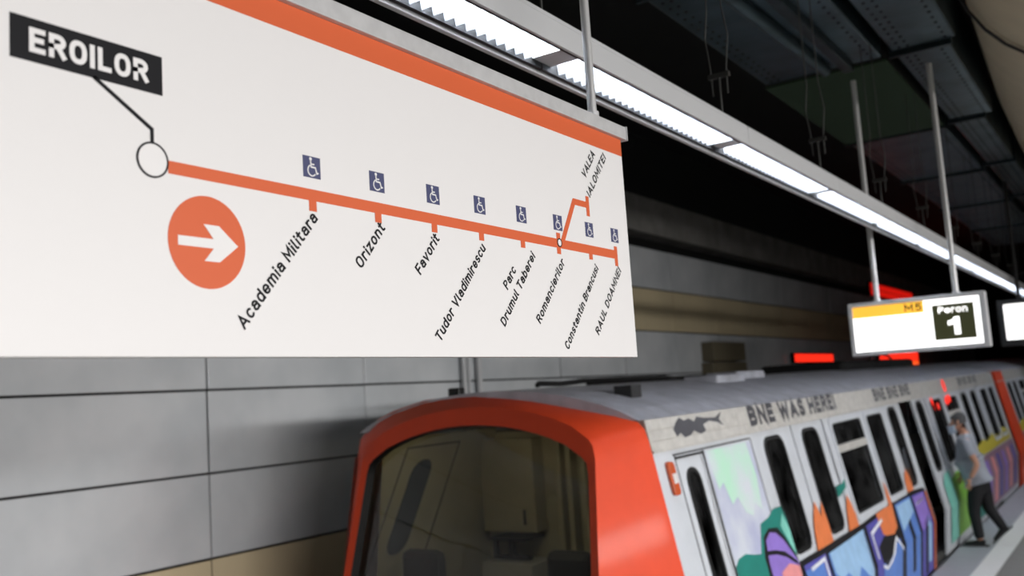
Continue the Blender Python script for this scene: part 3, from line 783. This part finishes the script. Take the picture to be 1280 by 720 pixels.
# graffiti on the side
stroke_text('graffiti_tag', 'BNE WAS HERE!', T_, (7.20, 1.955), .004, 2.42, .158, .0175, M_graf['tag'], car, t=.28, gap=.05, split=1)
stroke_text('graffiti_tag', 'BNE BNE BNE', T_, (11.2, 1.965), .004, 1.9, .145, .0175, M_graf['tag'], car, t=.26, gap=.05, split=1)
stroke_text('graffiti_tag', 'BNE BNE', T_, (16.8, 1.97), .004, 1.9, .13, .0175, M_graf['tag'], car, t=.26, gap=.05, split=1)
b = MB()
for pts in ([(5.86, 2.07), (5.80, 2.03), (5.83, 1.98), (5.90, 2.0), (5.95, 1.965), (6.05, 1.975), (6.12, 2.0), (6.22, 1.97), (6.32, 1.985), (6.30, 2.03), (6.42, 2.05), (6.56, 2.03), (6.66, 2.0), (6.60, 2.05), (6.68, 2.10), (6.54, 2.065), (6.34, 2.075), (6.22, 2.09), (6.16, 2.06), (6.08, 2.085), (6.0, 2.075), (5.93, 2.10)],):
    b.prism(pts, T_, .0165, .0175)
b.build('graffiti_tag', M_graf['tag'], car)
# pale mint and lilac sprays on the panel beside the cab door
graf(car, 'lilac', [(6.23, .3), (7.12, .3), (7.12, 1.85), (6.23, 1.85)], .0025)
graf(car, 'mint', [(6.24, 1.85), (7.02, 1.85), (7.05, 1.60), (6.98, 1.36), (6.86, 1.42), (6.78, 1.34), (6.66, 1.38), (6.58, 1.50), (6.46, 1.46), (6.40, 1.62), (6.30, 1.58)], .0035)
graf(car, 'teal', [(6.22, .3), (7.40, .3), (7.41, 1.22), (7.36, 1.33), (7.18, 1.33), (7.05, 1.29), (6.86, 1.27), (6.78, 1.16), (6.72, 1.08), (6.58, 1.10), (6.44, 1.13), (6.30, 1.12), (6.22, 1.08)], .005)
graf(car, 'black', [(6.75, .3), (7.42, .3), (7.41, .94), (7.26, 1.12), (7.16, 1.20), (6.98, 1.22), (6.84, 1.18), (6.76, 1.05)], .0055)
graf(car, 'violet', [(6.80, .3), (7.40, .3), (7.40, .92), (7.22, 1.10), (7.10, 1.17), (6.98, 1.19), (6.87, 1.15), (6.82, 1.0)], .0062)
graf(car, 'pink', [(6.92, .3), (7.40, .3), (7.40, .88), (7.2, .93), (7.0, .90)], .0066)
graf(car, 'black', [(6.84, 1.08), (7.0, 1.06), (7.18, 1.02), (7.38, .92), (7.38, .89), (7.18, .98), (7.0, 1.03), (6.84, 1.05)], .0070)
graf(car, 'aqua', [(7.24, 1.20), (7.34, 1.28), (7.41, 1.15), (7.41, .96), (7.34, 1.04)], .0070)
# block letters along the lower side
graf(car, 'black', [(7.44, -.05), (12.22, -.05), (12.22, .90), (11.4, .945), (10.5, .945), (9.4, .905), (8.1, .90), (7.44, .90)], .0090)
def letter(col, pts): graf(car, col, pts, .0110)
def over(col, pts): graf(car, col, pts, .0125)
letter('indigo', [(7.48, -.02), (8.04, -.02), (8.06, .855), (7.48, .86)]); over('blue', [(7.48, .30), (7.94, .40), (7.94, .80), (7.48, .82)]); over('white', [(7.62, .82), (8.02, .84), (8.02, .58), (7.98, .58), (7.98, .81), (7.62, .79)])
letter('blue', [(8.14, -.02), (9.26, -.02), (9.30, .86), (8.13, .84)])
over('sky', [(8.16, .84), (9.28, .86), (9.27, .42), (9.05, .50), (8.9, .60), (8.7, .50), (8.5, .62), (8.3, .60), (8.17, .68)])
over('white', [(9.23, .85), (9.28, .85), (9.27, .30), (9.23, .30)])
letter('indigo', [(9.40, -.02), (10.44, -.02), (10.50, .90), (9.42, .87)])
over('blue', [(9.62, -.02), (10.44, -.02), (10.46, .62), (10.2, .55), (9.9, .60), (9.66, .50)])
over('coral', [(9.86, .92), (10.56, .93), (10.50, .70), (10.34, .66), (10.1, .66), (9.9, .72)])
graf(car, 'black', [(9.62, .64), (9.9, .70), (10.3, .66), (10.5, .70), (10.48, .60), (10.2, .56), (10.0, .50), (9.8, .44), (9.62, .50)], .0135)
graf(car, 'white', [(9.62, .45), (9.8, .40), (10.0, .44), (10.2, .54), (10.32, .60), (10.5, .46), (10.52, .48), (10.34, .64), (10.18, .58), (9.98, .48), (9.8, .435), (9.62, .48)], .0145)
graf(car, 'white', [(9.5, .80), (10.0, .86), (10.0, .83), (9.54, .77), (9.54, .55), (9.5, .55)], .0145)
letter('blue', [(10.64, -.02), (11.36, -.02), (11.40, .90), (10.66, .90)]); over('sky', [(10.70, .62), (11.36, .74), (11.36, .88), (10.70, .88)]); over('black', [(10.98, .15), (11.12, .15), (11.12, .70), (10.98, .66)])
letter('indigo', [(11.50, -.02), (12.10, -.02), (12.12, .87), (11.50, .89)]); over('violet', [(11.52, .50), (12.08, .56), (12.08, .86), (11.52, .87)]); over('black', [(11.66, .0), (11.80, .0), (11.82, .58), (11.68, .55)]); over('sky', [(11.84, .10), (12.0, .10), (12.0, .62), (11.84, .60)])
over('white', [(11.56, .80), (12.02, .82), (12.02, .79), (11.56, .77)])
graf(car, 'rust', [(12.14, -.04), (12.26, -.04), (12.24, .86), (12.16, .86)], .0150)
# coral flames between the windows
graf(car, 'coral', [(7.93, .90), (8.38, .90), (8.385, 1.05), (8.35, 1.24), (8.26, 1.12), (8.18, 1.26), (8.05, 1.14), (7.97, 1.02)], .0035)
graf(car, 'coral', [(8.90, .90), (9.24, .90), (9.235, 1.0), (9.2, 1.10), (9.14, 1.20), (9.05, 1.12), (8.96, 1.0)], .0035)
graf(car, 'coral', [(10.42, .93), (10.56, .93), (10.55, 1.06), (10.50, 1.16), (10.44, 1.04)], .0150)
graf(car, 'coral', [(11.37, .94), (11.68, .94), (11.66, 1.10), (11.58, 1.18), (11.48, 1.12), (11.40, 1.05)], .0150)
graf(car, 'teal', [(8.88, 1.2), (9.2, 1.26), (9.22, 1.33), (9.1, 1.30), (8.9, 1.30)], .0030)
# far end
graf(car, 'leaf', [(13.95, .05), (14.9, .05), (14.9, .78), (14.5, .86), (13.95, .80)], .004)
graf(car, 'aqua', [(13.4, .05), (13.96, .05), (13.96, .92), (13.6, .9), (13.4, .8)], .004)
graf(car, 'teal', [(15.0, .0), (16.5, .0), (16.5, .5), (15.8, .66), (15.0, .55)], .004)
graf(car, 'mauve', [(15.0, .60), (16.5, .56), (16.5, .95), (15.0, .95)], .004)
graf(car, 'yellow', [(16.6, .98), (17.4, 1.06), (17.8, 1.0), (18.5, 1.08), (19.2, 1.0), (20.0, 1.1), (20.6, 1.02), (20.6, .86), (16.6, .84)], .004)
graf(car, 'mauve', [(16.6, .0), (20.7, .0), (20.7, .84), (16.6, .82)], .004)
for k in range(6): graf(car, ('violet', 'pink', 'indigo')[k % 3], [(16.8+.65*k, .05), (17.15+.65*k, .05), (17.2+.65*k, .74), (16.9+.65*k, .76)], .006)
car.rotation_euler = (.0062, 0, 0)

# second car
car2 = thing('metro_car', 'second metro car with dark red end far behind at the right', 'metro car', (XC, 21.1, -1.0))
H2 = []; SP2 = []
for y in (22.6, 27.4, 32.2):
    H2 += [(y, y+1.85, -.1, 1.90), (y+2.05, y+3.1, .96, 1.87), (y+3.3, y+4.35, .96, 1.87)]
    SP2 += [('leaf', y, y+.91, -.05, 1.90, (y+.2, y+.68, .95, 1.84), .11, -.012, M_body), ('leaf', y+.94, y+1.85, -.05, 1.90, (y+1.14, y+1.62, .95, 1.84), .11, -.012, M_body),
            ('window', y+2.05, y+3.1, .96, 1.87, True), ('window', y+3.3, y+4.35, .96, 1.87, False)]
make_car(car2, 21.1, 38.0, H2, SP2)
MB().prism([(21.08, .5), (22.3, .5), (22.3, 2.12), (21.08, 2.12)], T_, -.02, .020).prism([(21.08, -.3), (22.3, -.3), (22.3, .5), (21.08, .5)], T_, -.02, .020).build('red_end', M_red, car2)
MB().box(2*XC+2.70, -2.70, 21.04, 21.1, -.3, 2.12).build('end_wall', M_red, car2)
graf(car2, 'mauve', [(22.35, .0), (37.9, .0), (37.9, .84), (22.35, .82)], .004)
graf(car2, 'yellow', [(22.4, .98), (23.4, 1.06), (24.8, 1.0), (26.5, 1.08), (26.5, .84), (22.4, .84)], .004)
car2.rotation_euler = (.0062, 0, 0); car2.location.z += .0062 * 15.7

# ------------------------------------------------------------------ walking man
M_skin = mat('skin', (196, 146, 122), .55)
M_shirt = mat('grey_polo', (156, 162, 172), .8, noise=.06, nscale=30)
M_trouser = mat('black_trousers', (18, 18, 22), .8)
M_shoe = mat('black_shoes', (14, 14, 15), .5)
M_hair = mat('grey_hair', (92, 92, 94), .8, noise=.3, nscale=60)
M_mask = mat('pale_blue_mask', (186, 200, 216), .8)
M_sole = mat('shoe_sole', (70, 70, 70), .7)
MX, MY = -2.08, 13.95
man = thing('person', 'man in grey polo shirt, black trousers and face mask walking along the platform edge', 'person', (MX, MY, 0))
def skin(name, nodes, edges, mt, parent, sub=2, root=0):
    """nodes: (forward, left, up, radius or (ra, rb)); forward is towards the train"""
    me = bpy.data.meshes.new(name)
    me.from_pydata([(-f_, -l_, u_) for f_, l_, u_, r_ in nodes], edges, [])
    o = bpy.data.objects.new(name, me); C.collection.objects.link(o)
    md = o.modifiers.new('s', 'SKIN'); md.use_smooth_shade = True
    for i, nd in enumerate(nodes):
        r = nd[3]; sv = me.skin_vertices[0].data[i]
        sv.radius = r if isinstance(r, tuple) else (r, r); sv.use_root = (i == root)
    sd = o.modifiers.new('d', 'SUBSURF'); sd.levels = sub; sd.render_levels = sub
    dg = bpy.context.evaluated_depsgraph_get(); dg.update()
    m2 = bpy.data.meshes.new_from_object(o.evaluated_get(dg))
    bpy.data.objects.remove(o); m2.materials.clear()
    m2.name = name
    o2 = link(name, m2, mt, parent); m2.shade_smooth()
    return o2
# forward, left(+, towards the camera), up
chain = lambda a, b: [(i, i+1) for i in range(a, b)]
nodes = [(.02, 0, .90, (.14, .11)), (.03, 0, 1.02, (.15, .12)), (.07, 0, 1.16, (.16, .13)), (.09, 0, 1.30, (.16, .11)), (.10, 0, 1.40, (.10, .075)), (.125, 0, 1.47, (.055, .055)), (.155, 0, 1.53, (.06, .06)),
         # legs: left 7-10, right 11-14
         (.03, .09, .82, .085), (.085, .10, .46, .062), (.05, .10, .12, .042), (.05, .10, .07, .040),
         (-.02, -.09, .80, .085), (-.06, -.09, .46, .060), (-.22, -.09, .22, .042), (-.235, -.09, .17, .038),
         # arms: left 15-18, right 19-22
         (.08, .19, 1.37, .060), (.02, .235, 1.20, .046), (-.045, .25, 1.06, .040), (.06, .22, .885, .030),
         (.10, -.19, 1.37, .060), (.16, -.23, 1.20, .046), (.16, -.25, 1.06, .040), (.22, -.24, .92, .030)]
edges = chain(0, 6) + [(0, 7)] + chain(7, 10) + [(0, 11)] + chain(11, 14) + [(4, 15)] + chain(15, 18) + [(4, 19)] + chain(19, 22)
body = skin('body', nodes, edges, M_skin, man)
# head joined with the body: a sculpted skull with brow, nose, jaw and ears
def head():
    b = MB(); nu, nv = 28, 20; cx, cz = .175, 1.605
    for j in range(nv+1):
        v = PI * j / nv
        for i in range(nu):
            a = 2*PI*i/nu
            x, y, z = math.sin(v)*math.cos(a), math.sin(v)*math.sin(a), math.cos(v)
            rx, ry, rz = .098, .074, .118
            if z < 0: ry *= 1 + .28*z; rx *= 1 + .10*z
            X, Y, Z = x*rx, y*ry, z*rz
            if x > .4 and z < .1: X += .014 * (x-.4) * min(1, -z+.6)
            # nose, eye sockets, mouth, chin
            fx = max(0, x)
            X += .028 * math.exp(-((Y/.014)**2) - ((Z+.018)/.022)**2) * (x > 0)
            X -= .010 * math.exp(-(((abs(Y)-.030)/.016)**2) - ((Z-.012)/.012)**2) * (x > 0)
            X += .007 * math.exp(-((Y/.03)**2) - ((Z+.062)/.010)**2) * (x > 0)
            X += .010 * math.exp(-((Y/.025)**2) - ((Z+.098)/.02)**2) * (x > 0)
            t = math.radians(-16); X, Z = X*math.cos(t) - Z*math.sin(t)*-1, Z*math.cos(t) + X*math.sin(t)
            b.v.append((-(cx+X), -Y, cz+Z))
    for j in range(nv):
        for i in range(nu): b.f.append([j*nu+i, j*nu+(i+1) % nu, (j+1)*nu+(i+1) % nu, (j+1)*nu+i])
    return b
hb = head()
def local(b, name, mt, parent, smooth=60):
    me = bpy.data.meshes.new(name); me.from_pydata(b.v, [], b.f)
    import bmesh
    q = bmesh.new(); q.from_mesh(me); bmesh.ops.remove_doubles(q, verts=q.verts, dist=.0002); bmesh.ops.recalc_face_normals(q, faces=q.faces); q.to_mesh(me); q.free()
    return link(name, me, mt, parent, smooth)
hd = local(hb, 'head', M_skin, man)
# merge head and hands into the body mesh so that the figure is one surface
def hand(fx, ly, uz, ang, mirror):
    nds = [(0, 0, .0, (.030, .018)), (.0, 0, -.045, (.036, .016)), (.0, 0, -.085, (.036, .014))]; ed = [(0, 1), (1, 2)]
    for k, (off, ln) in enumerate(((-.027, .060), (-.009, .068), (.009, .064), (.026, .050))):
        s = len(nds)
        nds += [(off, .0, -.095, .0085), (off*1.1, .008*mirror, -.095-ln*.5, .008), (off*1.1, .022*mirror, -.095-ln, .0065)]
        ed += [(2, s), (s, s+1), (s+1, s+2)]
    s = len(nds); nds += [(.034, .006*mirror, -.035, .010), (.055, .012*mirror, -.062, .009), (.060, .016*mirror, -.088, .0075)]
    ed += [(1, s), (s, s+1), (s+1, s+2)]
    out = []
    for f_, l_, u_, r_ in nds:
        ca, sa = math.cos(ang), math.sin(ang)
        out.append((fx + f_*ca - u_*sa, ly + l_, uz + f_*sa + u_*ca, r_))
    return out, ed
for fx, ly, uz, ang, mi in ((.06, .222, .885, .35, -1), (.222, -.24, .915, .45, 1)):
    nd, ed = hand(fx, ly, uz, ang, mi)
    h = skin('hand', nd, ed, M_skin, man, sub=1)
    hq = h
    import bmesh
    q = bmesh.new(); q.from_mesh(body.data); q.from_mesh(h.data); q.to_mesh(body.data); q.free()
    bpy.data.objects.remove(h)
q = bmesh.new(); q.from_mesh(body.data); q.from_mesh(hd.data); q.to_mesh(body.data); q.free(); bpy.data.objects.remove(hd)
for l_ in (-.075, .075):
    e = MB().tube([(-.165, -l_-.006, 1.575), (-.160, -l_*1.09, 1.60), (-.155, -l_-.006, 1.635)], [.012, .017, .010], 8); local(e, 'ear', M_skin, man)
# eyes
for l_ in (-.028, .028):
    local(MB().tube([(-.262, -l_, 1.585), (-.274, -l_, 1.582)], [.012, .007], 8), 'eye', M_black, man)
# hair cap
hr = MB(); nu, nv = 24, 10; cx, cz = .168, 1.612
for j in range(nv+1):
    v = PI*.62*j/nv
    for i in range(nu):
        a = 2*PI*i/nu; x, y, z = math.sin(v)*math.cos(a), math.sin(v)*math.sin(a), math.cos(v)
        k = 1.0
        zz_ = z if x < .35 else max(z, .45 + .12*abs(y))
        hr.v.append((-(cx + x*.103*k - .004 - .03*(1-z)*0), -y*.081, cz + zz_*.124 - .03*x))
for j in range(nv):
    for i in range(nu): hr.f.append([j*nu+i, j*nu+(i+1) % nu, (j+1)*nu+(i+1) % nu, (j+1)*nu+i])
local(hr, 'hair', M_hair, man)
# mask
mk = MB(); nu, nv = 12, 6
for j in range(nv+1):
    for i in range(nu+1):
        a = math.radians(-80 + 160*i/nu); zz2 = 1.575 - .105*j/nv
        r = .085 + .020*math.exp(-(a/.5)**2) * (1 - .5*j/nv)
        mk.v.append((-(.180 - .006*j/nv + r*math.cos(a)*1.22), -r*math.sin(a)*.88, zz2 - .02*math.cos(a)))
for j in range(nv):
    for i in range(nu): mk.f.append([j*(nu+1)+i, j*(nu+1)+i+1, (j+1)*(nu+1)+i+1, (j+1)*(nu+1)+i])
mk = local(mk, 'face_mask', M_mask, man); sm = mk.modifiers.new('s', 'SOLIDIFY'); sm.thickness = .004
# clothes
shirt_n = [(.01, 0, .84, (.165, .135)), (.045, 0, .96, (.180, .170)), (.085, 0, 1.10, (.178, .175)), (.095, 0, 1.25, (.178, .145)), (.10, 0, 1.37, (.145, .105)), (.115, 0, 1.445, (.075, .072)),
           (.08, .185, 1.37, .084), (.045, .235, 1.25, .070), (.015, .245, 1.16, .068), (.10, -.185, 1.37, .084), (.14, -.235, 1.25, .070), (.17, -.24, 1.16, .068)]
sh = skin('shirt', shirt_n, chain(0, 5) + [(4, 6), (6, 7), (7, 8), (4, 9), (9, 10), (10, 11)], M_shirt, man, root=1)
tr_n = [(.02, 0, .90, (.150, .125)), (.01, 0, .84, (.165, .130)), (.03, .09, .74, .110), (.06, .10, .60, .098), (.085, .10, .45, .080), (.065, .10, .25, .068), (.05, .10, .085, .064),
        (-.03, -.09, .72, .108), (-.05, -.09, .60, .095), (-.065, -.09, .47, .078), (-.15, -.09, .33, .066), (-.225, -.09, .20, .060)]
skin('trousers', tr_n, [(0, 1), (1, 2)] + chain(2, 6) + [(1, 7)] + chain(7, 11), M_trouser, man, root=1)
def shoe(fx, ly, uz, pitch):
    nd = []
    for f_, u_, r in ((-.055, .045, (.042, .040)), (.0, .052, (.044, .046)), (.075, .040, (.046, .036)), (.15, .032, (.048, .030)), (.205, .028, (.038, .024))):
        ca, sa = math.cos(pitch), math.sin(pitch)
        nd.append((fx + f_*ca - u_*sa*-1*0 - u_*sa, ly, uz + f_*sa + u_*ca, r))
    o = skin('shoe', nd, chain(0, 4), M_shoe, man, sub=2, root=1)
    b = MB(); pts = [(-.095, -.035), (-.06, -.042), (.07, -.048), (.16, -.046), (.235, -.02), (.235, .02), (.16, .046), (.07, .048), (-.06, .042), (-.095, .035)]
    def fn(a, l_, o_):
        ca, sa = math.cos(pitch), math.sin(pitch)
        return (-(fx + a*ca - o_*sa), -(ly + l_), uz + a*sa + o_*ca)
    b.prism(pts, fn, 0, .018)
    me = bpy.data.meshes.new('sole'); me.from_pydata(b.v, [], b.f); link('sole', me, M_sole, o)
shoe(.045, .10, .001, 0)
shoe(-.255, -.09, .165, -.72)
man.rotation_euler = (0, 0, math.radians(0))
